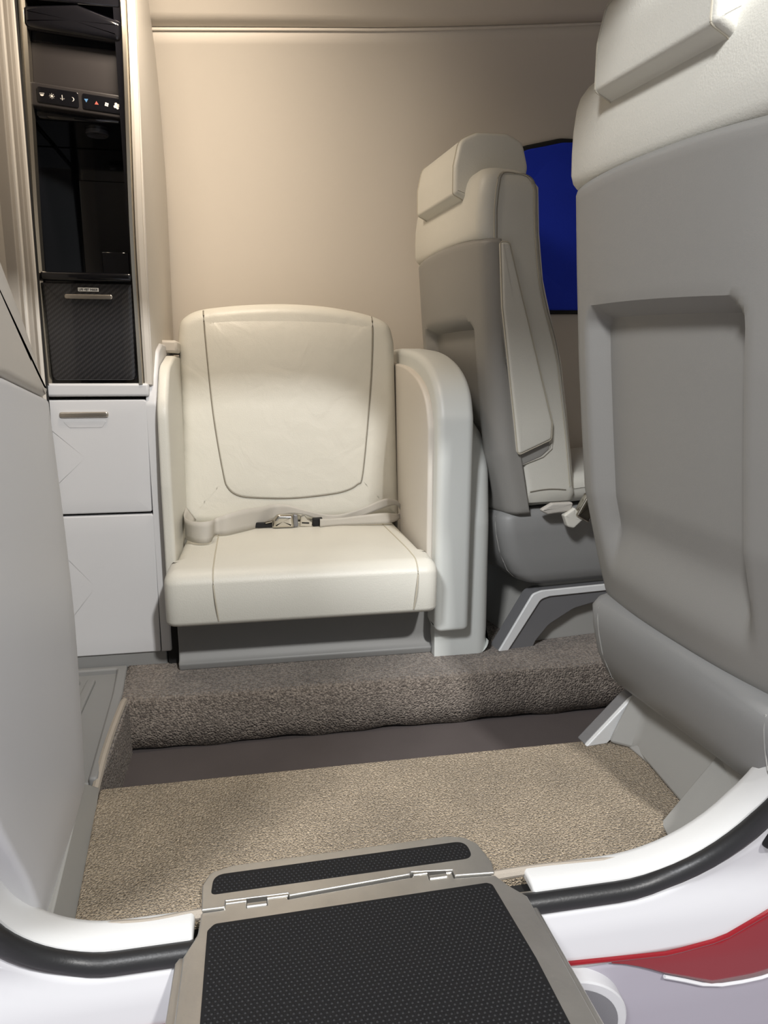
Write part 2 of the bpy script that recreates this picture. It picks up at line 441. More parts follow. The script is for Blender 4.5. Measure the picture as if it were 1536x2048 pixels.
# ================================================================== LEFT SIDE: near lining panel, kick strip, partition
def near_map(X0):
    # slightly convex panel in the Y-Z plane
    return lambda u, v, w: (X0 + w + .006 * math.sin(max(0, min(1, v / .6)) * math.pi), u, v)
T = thing('entry_side_panel', 'white moulded lining panel at the left of the door with beige upper part', 'panel', (-.29, .85, 0))
low = rpoly([(.640, .20), (.700, .10), (.745, .004), (.80, .014), (.952, .055), (.958, .30), (.948, .592), (.80, .618), (.535, .64), (.575, .36)], [0, 0, 0, .02, .02, 0, .006, 0, 0, 0])
o = pad('lower_panel', dense(low, .05), near_map(-.34), .09, .008, 'white'); under(o, T)
up = rpoly([(.50, .640), (.80, .619), (.948, .5935), (.946, .606), (.885, .680), (.818, .745), (.74, .88), (.68, 1.10), (.60, 1.15)], [0, 0, .004, .006, 0, 0, 0, 0, 0])
o = pad('upper_panel', dense(up, .05), near_map(-.343), .092, .010, 'lining'); under(o, T); tag(o, 'beige curved upper part')
kick = [Vector((-.252, .955, .058)), Vector((-.243, .74, .022)), Vector((-.221, .74, -.004)), Vector((-.246, .985, -.004)), Vector((-.250, 1.03, .004))]
v = kick + [p + Vector((-.05, 0, -.004)) for p in kick]
o = obj('kick_strip', v, [(0, 1, 2, 3, 4), (5, 9, 8, 7, 6), (0, 5, 6, 1), (1, 6, 7, 2), (2, 7, 8, 3), (3, 8, 9, 4), (4, 9, 5, 0)], 'panelgrey', bevel=.0015)
tag(o, 'grey plastic kick strip along the carpet under the white side panel', 'strip')
T = thing('partition', 'taupe partition with stacked vertical trim strips beside the galley column', 'partition', (-.43, 1.40, 0))
o = box('panel', (-.60, 1.10, 0), (-.428, 1.435, 1.42), 'taupe', bevel=.004); under(o, T)
for x0, x1, y0, y1, mt in ((-.46, -.4165, 1.425, 1.445, 'taupe'), (-.46, -.4125, 1.447, 1.456, 'lining'), (-.46, -.406, 1.458, 1.478, 'taupe'), (-.46, -.4015, 1.480, 1.486, 'lining'), (-.46, -.4005, 1.487, 1.4995, 'dark')):
    o = prism('trim_strip', rpoly([(x0, y0), (x1, y0), (x1, y1), (x0, y1)], .003), (lambda u, v, w: (u + .013 * sstep(.8, 1.35, w), v, w)), 0, 1.42, mt, bevel=0); under(o, T)
# ================================================================== GALLEY COLUMN
CY = 1.50
T = thing('galley_cabinet', 'white galley cabinet with glossy black niche and carbon fibre door', 'cabinet', (-.30, 1.62, 0))
def C(o, lab=None):
    under(o, T)
    if lab: o['label'] = lab
    return o
# carcass: frame stiles and rails round the drawers
C(box('body', (-.46, CY + .018, .032), (-.213, 1.90, .575), 'white', bevel=.004))
C(pad('side_stile', dense(rpoly([(CY - .003, .032), (1.56, .032), (1.86, .30), (1.86, .69), (1.64, .69), (1.575, .672), (1.525, .62), (CY - .002, .565)], [.006, 0, 0, 0, .02, .03, .03, .03]), .05), YZ(-.2125), .022, .006, 'white'))
C(box('top_rail', (-.45, CY - .004, .5795), (-.2055, CY + .05, .6055), 'white', bevel=.005, seg=4))
def drawer(z0, z1, handle):
    d = pad('drawer', rpoly([(-.46, z0), (-.215, z0), (-.211, z1), (-.46, z1)], [.002, .004, .008, .002]), XZ(CY + .016), .018, .003, 'white'); C(d)
    if handle:
        r_ = pad('handle_recess', rpoly([(-.376, .532), (-.289, .532), (-.300, .518), (-.362, .518)], .006), XZ(CY - .0015), .0012, .0006, 'white'); C(r_); r_.parent = d; r_.location = (0, 0, 0)
        h = pad('handle', rpoly([(-.379, .5385), (-.286, .5385), (-.286, .5495), (-.379, .5495)], .0055), XZ(CY - .001), .006, .003, 'handle'); h.parent = d; h['label'] = 'satin nickel handle'
    return d
drawer(.342, .573, True); drawer(.033, .337, False)
C(box('toe_kick', (-.46, CY + .004, -.002), (-.203, CY + .04, .034), 'grey', bevel=.003))
C(box('gap_shadow', (-.45, CY + .0165, .035), (-.212, CY + .0185, .575), 'dark', bevel=0))
# upper column: right side cheek (beige, curved) and left cheek
cheek = rpoly([(CY + .012, .60), (1.93, .60), (1.96, .80), (1.93, 1.10), (1.80, 1.36), (1.70, 1.42), (CY + .012, 1.42)], 0)
C(prism('side_cheek', cheek, (lambda u, v, w: (-.2155 + w * .017 + .012 * sstep(.8, 1.4, v), u, v)), 0, 1, 'lining', bevel=.003))
def lean(z): return .012 * sstep(.8, 1.35, z)
# satin side trims, in front
for nm, x0, x1 in (('side_trim', -.2255, -.2145), ('side_trim', -.4020, -.3890)):
    lo = []
    for k in range(25):
        z = .603 + (1.42 - .603) * k / 24; dx = lean(z); y = CY - .004
        s = 1 if x0 > -.3 else -1
        lo.append([Vector((x0 + dx, y + .03, z)), Vector((x0 + dx, y + .004, z)), Vector(((x0 + x1) / 2 + dx - .003 * s, y - .002, z)), Vector(((x0 + x1) / 2 + dx + .003 * s, y - .001, z)), Vector((x1 + dx, y + .008, z)), Vector((x1 + dx, y + .03, z))])
    C(loft(nm, lo, 'bronze'), 'satin champagne metal trim')
lo = []
for k in range(25):
    z = .603 + (1.42 - .603) * k / 24; dx = lean(z)
    lo.append([Vector((-.2135 + dx, CY + .03, z)), Vector((-.2135 + dx, CY + .004, z)), Vector((-.208 + dx, CY + .001, z)), Vector((-.200 + dx, CY + .008, z)), Vector((-.199 + dx, CY + .03, z))])
C(loft('edge_moulding', lo, 'lining'))
# niche: back, sides, floor, ledge
C(box('niche_back', (-.40, 1.70, .60), (-.20, 1.71, 1.42), 'black', bevel=0))
C(box('niche_side', (-.405, CY + .006, .60), (-.392, 1.70, 1.42), 'black', bevel=0))
C(box('niche_side', (-.2275, CY + .006, .60), (-.214, 1.70, 1.42), 'black', bevel=0))
C(box('niche_floor', (-.40, CY + .02, .795), (-.22, 1.70, .803), 'black', bevel=.002))
C(box('ledge', (-.392, CY - .008, .800), (-.2235, CY + .03, .8165), 'black', bevel=.006, seg=4))
C(box('niche_block', (-.30, 1.62, .803), (-.245, 1.69, .875), 'black', bevel=.002))
C(box('niche_liner', (-.35, 1.69, .80), (-.23, 1.699, 1.03), 'black', bevel=.002))
# upper housing with tinted screen, control strip
C(box('upper_housing', (-.392, CY + .03, 1.095), (-.224 + .01, 1.70, 1.42), 'black', bevel=.006))
C(pad('screen', rpoly([(-.382, 1.150), (-.228, 1.142), (-.226, 1.222), (-.380, 1.226)], .003), XZ(CY + .031), .004, .002, 'screen'), 'dark tinted display panel')
o = C(pad('visor', dense(rpoly([(-.388, 1.238), (-.215, 1.226), (-.212, 1.262), (-.29, 1.285), (-.386, 1.275)], .012), .02), XZ(CY + .03), .030, .012, 'black'))
C(box('crown_panel', (-.388, CY + .004, 1.285), (-.215, CY + .03, 1.42), M['black'], bevel=.003))
cs = C(pad('control_strip', rpoly([(-.3885, 1.1130), (-.219, 1.0985), (-.218, 1.1395), (-.3885, 1.1540)], .005), XZ(CY + .031), .018, .003, 'screen'))
def strip_z(x): return 1.1335 - (x + .3885) * .0855
def key(x0, x1):
    x0 += .010; x1 = min(x1 + .010, -.2175)
    k = pad('key_pad', rpoly([(x0, strip_z(x0) - .0135), (x1, strip_z(x1) - .0135), (x1, strip_z(x1) + .0135), (x0, strip_z(x0) + .0135)], .005), XZ(CY + .0135), .002, .001, 'black')
    k.parent = cs; return k
kA, kB = key(-.383, -.3105), key(-.3045, -.226)
def icon(x, dz, polys, mat, par):
    x += .0115; z = strip_z(x) + dz; V = []; Fc = []
    for P in polys:
        b0 = len(V); V += [(x + px, CY + .0113, z + pz) for px, pz in P]; m_ = len(P)
        V += [(x + px, CY + .0118, z + pz) for px, pz in P]
        Fc += [tuple(range(b0, b0 + m_)), tuple(range(b0 + 2 * m_ - 1, b0 + m_ - 1, -1))] + [(b0 + i, b0 + (i + 1) % m_, b0 + m_ + (i + 1) % m_, b0 + m_ + i) for i in range(m_)]
    o = obj('icon', V, Fc, mat, par, smooth=False); return o
def disc(r_, cx=0, cz=0, n=12, a0=0, a1=360): return [(cx + r_ * math.cos(R(a0 + (a1 - a0) * k / n)), cz + r_ * math.sin(R(a0 + (a1 - a0) * k / n))) for k in range(n if a1 - a0 == 360 else n + 1)]
def ray(a, r0, r1, w): 
    c, s = math.cos(R(a)), math.sin(R(a)); return [(c * r0 - s * w, s * r0 + c * w), (c * r0 + s * w, s * r0 - c * w), (c * r1 + s * w, s * r1 - c * w), (c * r1 - s * w, s * r1 + c * w)]
u = .0028
icon(-.3755, .001, [disc(u * 1.2, 0, -.0003, 10, 180, 360), [(-u * 1.5, .0009), (u * 1.5, .0009), (u * 1.5, .0018), (-u * 1.5, .0018)]], 'icon', kA)
icon(-.3585, .0, [disc(u * .75)] + [ray(a, u * 1.0, u * 1.7, .00028) for a in range(0, 360, 45)], 'icon', kA)
icon(-.3405, .0, [[(-.0006, -.0045), (.0006, -.0045), (.0006, .0045), (-.0006, .0045)]] + [ray(a, u * .9, u * 1.5, .0002) for a in (200, 225, 315, 340)], 'icon', kA)
icon(-.3225, .0, [[(p[0], p[1]) for p in disc(u * 1.25, -.0005, 0, 12, -100, 100)] + [(p[0], p[1]) for p in reversed(disc(u * 1.25, -.0022, 0, 12, -80, 80))]], 'icon', kA)
icon(-.2985, .0015, [[(-u * 1.3, u), (u * 1.3, u), (0, -u * 1.2)]], 'iconblue', kB)
icon(-.2805, .0, [[(-u * 1.3, -u), (u * 1.3, -u), (0, u * 1.2)]], 'iconred', kB)
icon(-.2625, .0, [disc(u * .62, u * .8 * math.cos(R(a)), u * .8 * math.sin(R(a)), 8) for a in (30, 120, 210, 300)], 'icon', kB)
icon(-.2445, .0, [disc(u * .95, u * 1.2 * math.cos(R(a)), u * 1.2 * math.sin(R(a)), 9) for a in (20, 110, 200, 290)] + [disc(u * .3)], 'icon', kB)
# round lamp under the control strip
lo = []
for r_, dz in ((.001, .0), (.010, -.0005), (.018, -.003), (.0205, -.004), (.0225, -.002), (.0225, .004)):
    lo.append([Vector((-.285 + r_ * math.cos(2 * math.pi * k / 24), 1.585 + r_ * math.sin(2 * math.pi * k / 24), 1.092 + dz)) for k in range(24)])
C(loft('lamp_lens', lo, 'lens'), 'round niche lamp')
# carbon fibre flap
fd = C(pad('flap_door', rpoly([(-.3855, .612), (-.2295, .612), (-.2255, .797), (-.3895, .797)], [.012, .012, .003, .003]), XZ(CY + .012), .014, .003, carbon('carbon fibre')), 'glossy carbon fibre flap')
h = pad('handle', rpoly([(-.351, .7665), (-.262, .7665), (-.262, .7755), (-.351, .7755)], .0045), XZ(CY - .0015), .005, .0025, 'handle'); h.parent = fd; h['label'] = 'satin nickel handle'
lb = pad('label_plate', rpoly([(-.3255, .7810), (-.2875, .7810), (-.2875, .7880), (-.3255, .7880)], .001), XZ(CY - .0015), .0012, .0005, 'label'); lb.parent = fd; lb['label'] = 'white sticker reading LIFE VEST INSIDE'
C(box('flap_recess', (-.392, CY + .013, .603), (-.223, CY + .03, .80), 'black', bevel=0))
def text(s, size, loc, mat, parent, rot=(R(90), 0, 0), ext=.0002, w=None):
    cu = bpy.data.curves.new('lettering', 'FONT'); cu.body = s; cu.size = size; cu.extrude = ext; cu.align_x = 'CENTER'; cu.align_y = 'CENTER'; cu.offset = .00012
    to = bpy.data.objects.new('lettering_tmp', cu); COL.objects.link(to); bpy.context.view_layer.update()
    me = bpy.data.meshes.new_from_object(to); bpy.data.objects.remove(to)
    o = bpy.data.objects.new('lettering', me); COL.objects.link(o); me.materials.clear(); me.materials.append(M[mat])
    if w:
        xs_ = [v.co.x for v in me.vertices]; s_ = w / (max(xs_) - min(xs_))
        for v in me.vertices: v.co.x *= s_
    o.location = loc; o.rotation_euler = rot; o.parent = parent
    return o
t_ = text('LIFE VEST INSIDE', .0056, (-.3065, CY - .0028, .7845), 'ink', None, w=.034); t_.parent = fd; t_.location = (-.3065, CY - .0028, .7845)

# ================================================================== FLOOR TRAY aft of the aisle
T = thing('floor_tray', 'grey ribbed plastic floor tray in front of the galley drawers', 'floor tray', (-.35, 1.30, 0))
tr = [(-.45, 1.06), (-.272, 1.06), (-.288, 1.36), (-.306, 1.495), (-.45, 1.495)]
o = prism('tray', tr, XY(-.05), 0, .045, 'grey', bevel=.004); under(o, T)
rim = [(-.272, 1.055), (-.258, 1.055), (-.272, 1.36), (-.286, 1.500), (-.45, 1.500), (-.45, 1.484), (-.304, 1.484), (-.292, 1.36)]
o = prism('rim', rpoly(rim, .006), XY(-.05), 0, .057, 'grey', bevel=.004); under(o, T)
for x, y0, y1 in ((-.375, 1.25, 1.45), (-.345, 1.22, 1.45), (-.395, 1.12, 1.20), (-.36, 1.08, 1.15)):
    o = pad('rib', dense(rpoly([(x - .010, y0), (x + .010, y0), (x + .004, y1), (x - .014, y1)], .006), .03), XY(-.0055), .007, .004, 'grey'); under(o, T)
# carpet-covered end of the trench with its bound edge
o = prism('trench_end_panel', rpoly([(1.035, -.15), (1.33, -.15), (1.335, .0), (1.04, -.008)], .004), YZ(-.268), 0, .012, 'carpet2', bevel=.004)
tag(o, 'carpeted end panel closing the sunken aisle at the left', 'panel')
o = tube('edge_binding', catmull([(-.259, 1.038, -.006), (-.262, 1.12, .004), (-.264, 1.22, .006), (-.264, 1.30, .006), (-.265, 1.335, .0)], 5), .0065, 'binding')
tag(o, 'pale bound carpet edge along the tray beside the sunken aisle', 'carpet edge')

# ================================================================== SIDE-FACING SEAT
T = thing('side_seat', 'cream leather side-facing seat between white galley and grey cockpit seats', 'seat', (.09, 1.55, 0))
def P(o, lab=None):
    under(o, T)
    if lab: o['label'] = lab
    return o
# skirt
P(prism('base_skirt', [(1.458, .002), (1.455, .008), (1.452, .018), (1.462, .026), (1.470, .05), (1.462, .150), (1.75, .150), (1.75, .002)], YZ(-.174), 0, .566, 'grey', bevel=.003), 'grey plastic skirt')
P(box('base_core', (-.20, 1.50, .0), (.38, 1.86, .16), 'dark', bevel=0))
# seat cushion (T shaped)
plan = dense(rpoly([(-.181, 1.338), (.362, 1.338), (.364, 1.428), (.352, 1.434), (.350, 1.80), (-.166, 1.80), (-.168, 1.434), (-.181, 1.428)], [.028, .028, .008, .006, .01, .01, .006, .008]), .02)
def seatmap(u, v, w):
    t = max(0, min(1, w / .112))
    crown = .010 * (1 - ((u - .09) / .30) ** 2) * sstep(1.33, 1.45, v) * t
    fr = .010 * math.sin(math.pi * t) * sstep(1.45, 1.34, v)         # front face swells
    return (u, v - fr, .140 + w + crown - .012 * (1 - t) * 0)
sc = P(pad('seat_cushion', plan, seatmap, .112, .026, 'leather', back_r=.012, rings=7, inner=8))
def seat_surface(u, v): 
    crown = .010 * (1 - ((u - .09) / .30) ** 2) * sstep(1.33, 1.45, v); return Vector((u, v, .252 + crown))
for xt, xm, xb in ((-.089, -.087, -.079), (.306, .317, .308)):
    pts = [seat_surface(xt + (xm - xt) * k / 8, 1.74 - (1.74 - 1.372) * k / 8) + Vector((0, 0, .0004)) for k in range(9)]
    for a in (15, 30, 45, 60, 75, 90): pts.append(Vector(seatmap(xm, 1.338 + .026 * (1 - math.sin(R(a))), .086 + .026 * math.cos(R(a)))) + Vector((0, -.0006 * math.sin(R(a)), .0006 * math.cos(R(a)))))
    for k in range(1, 8): pts.append(Vector(seatmap(xm + (xb - xm) * k / 8, 1.338, .086 - .074 * k / 7)) + Vector((0, -.0006, 0)))
    s_ = tube('seam', pts, .0014, 'lseam', n=6); s_.parent = sc
# backrest
BT = .075
def backmap(u, v, w):
    t = (v - .25) / .54
    y = 1.800 + .045 * t - w * (1 + .0) - .010 * (1 - ((u - .09) / .27) ** 2) * (w / BT)
    return (u, y, v)
TOP = [(-.1705, .70), (-.166, .738), (-.152, .758), (-.118, .7745), (-.05, .7845), (.02, .790), (.09, .792), (.16, .7895), (.22, .783), (.28, .772), (.325, .757), (.346, .738), (.3555, .70)]
bo = rpoly([(-.183, .262), (.362, .262)], 0) + [Vector((.358, .50))] + catmull(TOP[::-1], 4) + [Vector((-.170, .50))]
bo = [Vector((q[0], q[1])) for q in bo]
bk = P(pad('backrest', dense(bo, .02), backmap, BT, .026, 'softleather', rings=7, inner=8))
ci = catmull([(-.108, .772), (-.104, .68), (-.094, .526), (-.076, .385), (-.066, .352), (-.044, .334), (-.005, .327), (.085, .323), (.175, .329), (.222, .337), (.252, .352), (.266, .378), (.287, .56), (.296, .680), (.298, .764)], 5)
def backface(u, v, lift=0.0):
    t = (v - .25) / .54; e = 0.0
    top = interp([q for q in TOP], u)
    d = top - v
    drop = 0
    if d < .026: drop = .026 - math.sqrt(max(0, .026 ** 2 - (.026 - max(d, 0)) ** 2))
    return Vector((u, 1.800 + .045 * t - BT - .010 * (1 - ((u - .09) / .27) ** 2) - lift + drop, v))
cp = [Vector((q[0], q[1])) for q in ci]
pan = cp + [Vector((.2, .770)), Vector((.09, .774)), Vector((0, .774))]
# raised centre panel following the face
def panmap(u, v, w):
    b = backface(u, v); return (b.x, b.y + .004 - w * sstep(.778, .715, v), b.z)
P(pad('centre_panel', dense(pan, .015), panmap, .0075, .005, 'softleather', bulge=.006, inner=8))
s_ = tube('seam', [backface(q.x, q.y, .0008) for q in cp], .0018, 'seam', n=6); s_.parent = bk
# right arm: main wing, inner liner, outer base
crv = [Vector((q[0], q[1])) for q in catmull([(1.396, .30), (1.394, .50), (1.401, .552), (1.425, .596), (1.470, .629), (1.54, .655), (1.65, .676), (1.83, .690)], 6)]
wing = rpoly([(1.86, .16), (1.445, .068), (1.399, .072)] + [tuple(q) for q in crv] + [(1.90, .69)], [0, .012, .012] + [0] * (len(crv) + 1))
am = P(pad('armrest', dense(wing, .015), YZ(.372), .078, .016, 'arm', back_r=.016, rings=6), 'pale grey moulded armrest shell')
crv2 = [Vector((q[0], q[1])) for q in catmull([(1.430, .30), (1.430, .48), (1.436, .525), (1.458, .566), (1.50, .597), (1.57, .622), (1.68, .642), (1.86, .655)], 6)]
lin = rpoly([(1.86, .16), (1.50, .12), (1.432, .15)] + [tuple(q) for q in crv2], [0, 0, .012] + [0] * len(crv2))
P(pad('arm_liner', dense(lin, .03), (lambda u, v, w: (.373 - w, u, v)), .014, .005, 'lining'))
s_ = tube('seam', [(.3605, q.x, q.y) for q in dense(inset(lin if area2(lin) > 0 else lin[::-1], .004), .03)], .0011, 'lseam', closed=True, n=6); s_.parent = am
ob = rpoly([(1.432, .0), (1.86, .0), (1.86, .56), (1.60, .54), (1.50, .50), (1.45, .42), (1.436, .30)], [.004, 0, 0, .05, .08, .08, .06])
P(pad('arm_base', dense(ob, .03), YZ(.380), .128, .030, 'arm', rings=6), 'pale grey outer base of the armrest')
# left arm pad
la = rpoly([(1.452, .10), (1.86, .10), (1.86, .668), (1.66, .664), (1.54, .640), (1.468, .56), (1.455, .40)], [.02, 0, 0, .05, .10, .08, .05])
P(pad('arm_pad', dense(la, .03), (lambda u, v, w: (-.189 + w, u, v)), .022, .008, 'leather', back_r=.005), 'cream padded left arm')
P(box('arm_cap', (-.208, 1.70, .672), (-.165, 1.90, .70), 'lining', bevel=.006))

# lap belt lying across the seat
T = thing('lap_belt', 'grey webbing lap belt with steel buckle lying across the cream seat', 'seat belt', (.09, 1.69, .26))
def ribbon(name, pairs, mat, k=6, th=.0016):
    ys = [min(Y, on(*q, 2, .2625).y) for p, q, Y in pairs]
    A = catmull([on(*p, 1, Y) for (p, q, _), Y in zip(pairs, ys)], k); B = catmull([on(*q, 1, Y) for (p, q, _), Y in zip(pairs, ys)], k)
    rows = []
    for t in (0, .25, .5, .75, 1):
        rows.append([a.lerp(b, t) for a, b in zip(A, B)])
    o = sheet(name, rows, th, mat); return under(o, T)
wb = ribbon('webbing', [((372, 1014), (392, 1040), 1.722), ((368, 1032), (372, 1072), 1.712), ((378, 1041), (382, 1083), 1.692), ((402, 1044), (404, 1087), 1.685), ((424, 1041), (421, 1084), 1.692), ((430, 1037), (430, 1071), 1.70),
    ((455, 1028), (455, 1069), 1.703), ((490, 1018), (488, 1062), 1.702), ((522, 1014), (516, 1055), 1.70), ((551, 1008), (546, 1041), 1.70), ((580, 1011), (575, 1029), 1.695), ((617, 1022), (605, 1029), 1.69), ((653, 1029), (640, 1040), 1.69), ((690, 1027), (668, 1047), 1.69), ((726, 1015), (712, 1037), 1.69), ((768, 998), (762, 1018), 1.69), ((792, 1000), (790, 1010), 1.70), ((803, 1015), (800, 1020), 1.712), ((797, 1027), (800, 1036), 1.715), ((765, 1026), (778, 1046), 1.708), ((720, 1031), (720, 1049), 1.70), ((680, 1036), (680, 1050), 1.70), ((640, 1038), (640, 1054), 1.695)], 'web')
bkl = pad('buckle', dense(rpoly([(0, 0), (.052, 0), (.050, .032), (.012, .034), (.002, .022)], [.006, .006, .008, .012, .008]), .01), (lambda u, v, w: (.036 + u, 1.665 - w, .2625 + v)), .016, .008, 'chrome', back_r=.004); under(bkl, T); bkl['label'] = 'polished steel buckle'
o = pad('buckle_edge', dense(rpoly([(.050, 0), (.062, .002), (.060, .030), (.050, .032)], .003), .01), (lambda u, v, w: (.036 + u, 1.665 - w, .2625 + v)), .010, .003, 'darkgrey'); under(o, T)
tg = pad('latch_tongue', dense(rpoly([(.0, .0), (.030, -.002), (.032, .010), (.020, .018), (.012, .030), (.004, .026)], .003), .008), (lambda u, v, w: (.100 + u, 1.663 - w, .2635 + v)), .004, .0015, 'chrome'); under(tg, T); tg['label'] = 'steel latch tongue'
o = pad('slot', rpoly([(.006, .0075), (.024, .006), (.024, .0095), (.006, .011)], .0015), (lambda u, v, w: (.100 + u, 1.6588 - w, .2635 + v)), .0006, .0002, 'dark'); o.parent = tg; o.location = (0, 0, 0)
o = pad('adjuster', rpoly([(.131, .2625), (.156, .263), (.156, .284), (.132, .283)], .003), XZ(1.666), .008, .003, 'blackmat'); under(o, T); o['label'] = 'black webbing adjuster'
o = box('strap_end', (-.008, 1.664, .2625), (.036, 1.670, .276), 'blackmat', bevel=.002); under(o, T)
o = tube('hinge_pin', [(.020, 1.660, .276), (.036, 1.658, .280)], .003, 'chrome'); under(o, T)

# ================================================================== COCKPIT SEATS
def crew_seat(label, X0, Y0, s, rot, dz, WS, cat='seat'):
    """s=+1: the inboard side faces the door (far seat); s=-1: inboard side faces away. local x measured from world X"""
    T = thing('cockpit_seat', label, cat, (X0, Y0, 0), 'cockpit seats')
    cr, sr = math.cos(rot), math.sin(rot)
    def L(x, y, z):
        dx, dy = x - .49, s * y
        if s < 0: z -= (.006 + .055 * y) * max(0, min(1, z / .3))      # this seat leans slightly outboard
        return Vector((X0 + dx * cr - dy * sr, Y0 + dx * sr + dy * cr, z))
    def U(o, lab=None):
        under(o, T)
        if lab: o['label'] = lab
        return o
    XBK = [(.26, .575), (.33, .553), (.45, .520), (.55, .508), (.65, .497), (.78, .486), (.89, .478), (.96, .476), (1.04, .486)]
    XFL = [(.26, .610), (.326, .594), (.453, .568), (.616, .530), (.747, .508), (.90, .499)]
    XFR = [(.30, .74), (.36, .722), (.50, .700), (.674, .668), (.75, .640), (.815, .620), (.913, .606), (1.0, .600), (1.04, .575)]
    # --- shell with the recessed back
    def recess(y, z):
        e = .024
        if s < 0: z += .008
        yo = WS - .048 if s > 0 else WS - .062
        a = sstep(.048, .048 + e, y) * sstep(yo, yo - e, y) * sstep(.738, .716, z) * sstep(.32, .42, z)
        # rounded upper corners
        for cy_, sgn in ((.086, -1), (yo - .038, 1)):
            if z > .700 and (y - cy_) * sgn > 0:
                d = math.hypot(y - cy_, z - .700); a = min(a, sstep(.038, .018, d))
        return .030 * a
    ny, nz = 64, 72; grid = []
    zt = .893; zb = .318 + dz
    for k in range(nz + 1):
        z = zb + (zt - zb) * k / nz
        xb, xf = interp(XBK, z), interp(XFL, z); row = []
        r_ = .028
        for i in range(5): row.append((xf + .002 - (xf - xb - r_) * i / 5, -.004))
        for i in range(7):
            a = i / 6 * math.pi / 2; row.append((xb + r_ - r_ * math.sin(a), -.004 + r_ - r_ * math.cos(a)))
        for i in range(1, ny):
            y = -.004 + r_ + (WS + .008 - 2 * r_) * i / ny; row.append((xb, y))
        for i in range(7):
            a = i / 6 * math.pi / 2; row.append((xb + r_ - r_ * math.cos(a), WS + .004 - r_ + r_ * math.sin(a)))
        for i in range(1, 6): row.append((xb + r_ + (xf + .002 - xb - r_) * i / 5, WS + .004))
        # crown of the back: bulge and the recess; round over at top and bottom
        ed = min((z - zb), (zt - z)); ro = .0035
        dr = (ro - math.sqrt(max(0, ro * ro - (ro - min(ed, ro)) ** 2))) if ed < ro else 0
        zz = lambda y: z + .007 * (1 - ((y - WS / 2) / (WS / 2)) ** 2) * (z - zb) / (zt - zb)
        grid.append([L(x - .020 * (1 - abs((y - WS / 2) / (WS / 2)) ** 2.6) + recess(y, z) + dr, min(max(y, -.004 + dr), WS + .004 - dr), zz(y)) for x, y in row])
    U(sheet('back_shell', grid, .004, 'shell'), 'grey hard shell on the back with a recessed tray')
    # --- leather back cushion
    loops = []
    def rr(x0, x1, y0, y1, r_, z, n=6):
        out = []
        for cx, cy, a0 in ((x0 + r_, y0 + r_, 180), (x1 - r_, y0 + r_, 270), (x1 - r_, y1 - r_, 0), (x0 + r_, y1 - r_, 90)):
            for i in range(n + 1):
                a = R(a0 + 90 * i / n); out.append((cx + r_ * math.cos(a), cy + r_ * math.sin(a)))
        return [(x, y, z) for x, y in out]
    zz = [.335, .342, .36, .375, .45, .55, .65, .75, .785, .82, .85, .885, .896, .902, .912, .94, .97, 1.0, 1.015, 1.026, 1.033, 1.036]
    for z in zz:
        xb, xf = interp(XBK, z), interp(XFR, z); ins = 0
        if z < .89: xb += .012 + .034 * sstep(.84, .78, z) * sstep(.345, .37, z)
        elif z < .90: xb -= .001
        elif z < .905: xb -= .007
        else: xb -= .010
        if z < .36: q = (.36 - z) / .025; ins = .022 * (1 - math.sqrt(max(0, 1 - q * q)))
        if z > 1.0: q = (z - 1.0) / .036; ins = .034 * (1 - math.sqrt(max(0, 1 - min(1, q) ** 2)))
        lp = rr(xb + ins * .8, xf - ins, ins, WS - ins, .022, z)
        loops.append([L(x - (.020 * (1 - abs((y - WS / 2) / (WS / 2)) ** 2.6) if x < (xb + xf) / 2 and z > .89 else 0), y, zc) for x, y, zc in lp])
    bc = U(loft('back_cushion', loops, 'leather'), 'cream leather back cushion')
    # stitched seams of the back cushion, on the visible inboard side
    def side(x, z, d=.001): return L(x, -d, z)
    a1 = [side(interp(XBK, z) + .017, z, .0008) for z in (.895, .92, .95, .98, 1.0)] + [L(.502, .0015, 1.013), L(.512, .005, 1.0215), L(.535, .006, 1.0225), L(.556, .005, 1.0215), L(.572, .001, 1.012)]
    a1 += [side(interp(XFR, z) - .020, z, .0008) for z in (.99, .95, .90, .85, .80, .75, .70, .65, .6, .55, .5, .45, .40, .375)]
    for off in (0, .006):
        st = tube('seam', catmull([p + L(.49 + off, 0, 0) - L(.49, 0, 0) for p in a1], 4), .0011, 'seam' if off else 'lseam', n=6); st.parent = bc; st.location = -Vector((0, 0, 0))
    st = tube('seam', [side(.60 + .09 * k / 10, .368 + .004 * math.sin(k / 10 * 3), .001) for k in range(11)], .0012, 'seam', n=6); st.parent = bc
    # --- headrest
    hl = rpoly([(.441, .995), (.462, .986), (.50, .955), (.590, .955), (.612, 1.06), (.598, 1.108), (.56, 1.122), (.49, 1.118), (.452, 1.10), (.441, 1.05)], [.008, .01, .01, .02, .03, .03, .03, .03, .03, 0])
    hr = U(pad('headrest', dense(hl, .012), (lambda u, v, w: L(u, WS / 2 - .116 + w, v)), .232, .009, 'leather', back_r=.009, rings=5), 'cream leather headrest')
    for yy in (WS / 2 - .1065, WS / 2 + .1065):
        q = [L(p.x, yy, p.y) for p in inset(hl if area2(hl) > 0 else hl[::-1], -.0002)]
        st = tube('seam', dense(q, .01), .0013, 'lseam', closed=True, n=6); st.parent = hr
    # --- folded armrest on the inboard side and its pocket
    ao = rpoly([(.503, .886), (.523, .886), (.55, .80), (.640, .520), (.640, .484), (.560, .452), (.550, .52), (.512, .76)], [.006, .010, .02, .03, .010, .008, .05, .1])
    ar = U(pad('armrest', dense(ao, .015), (lambda u, v, w: L(u, .004 - w, v)), .020, .006, 'leather', inner=5), 'cream leather armrest folded up')
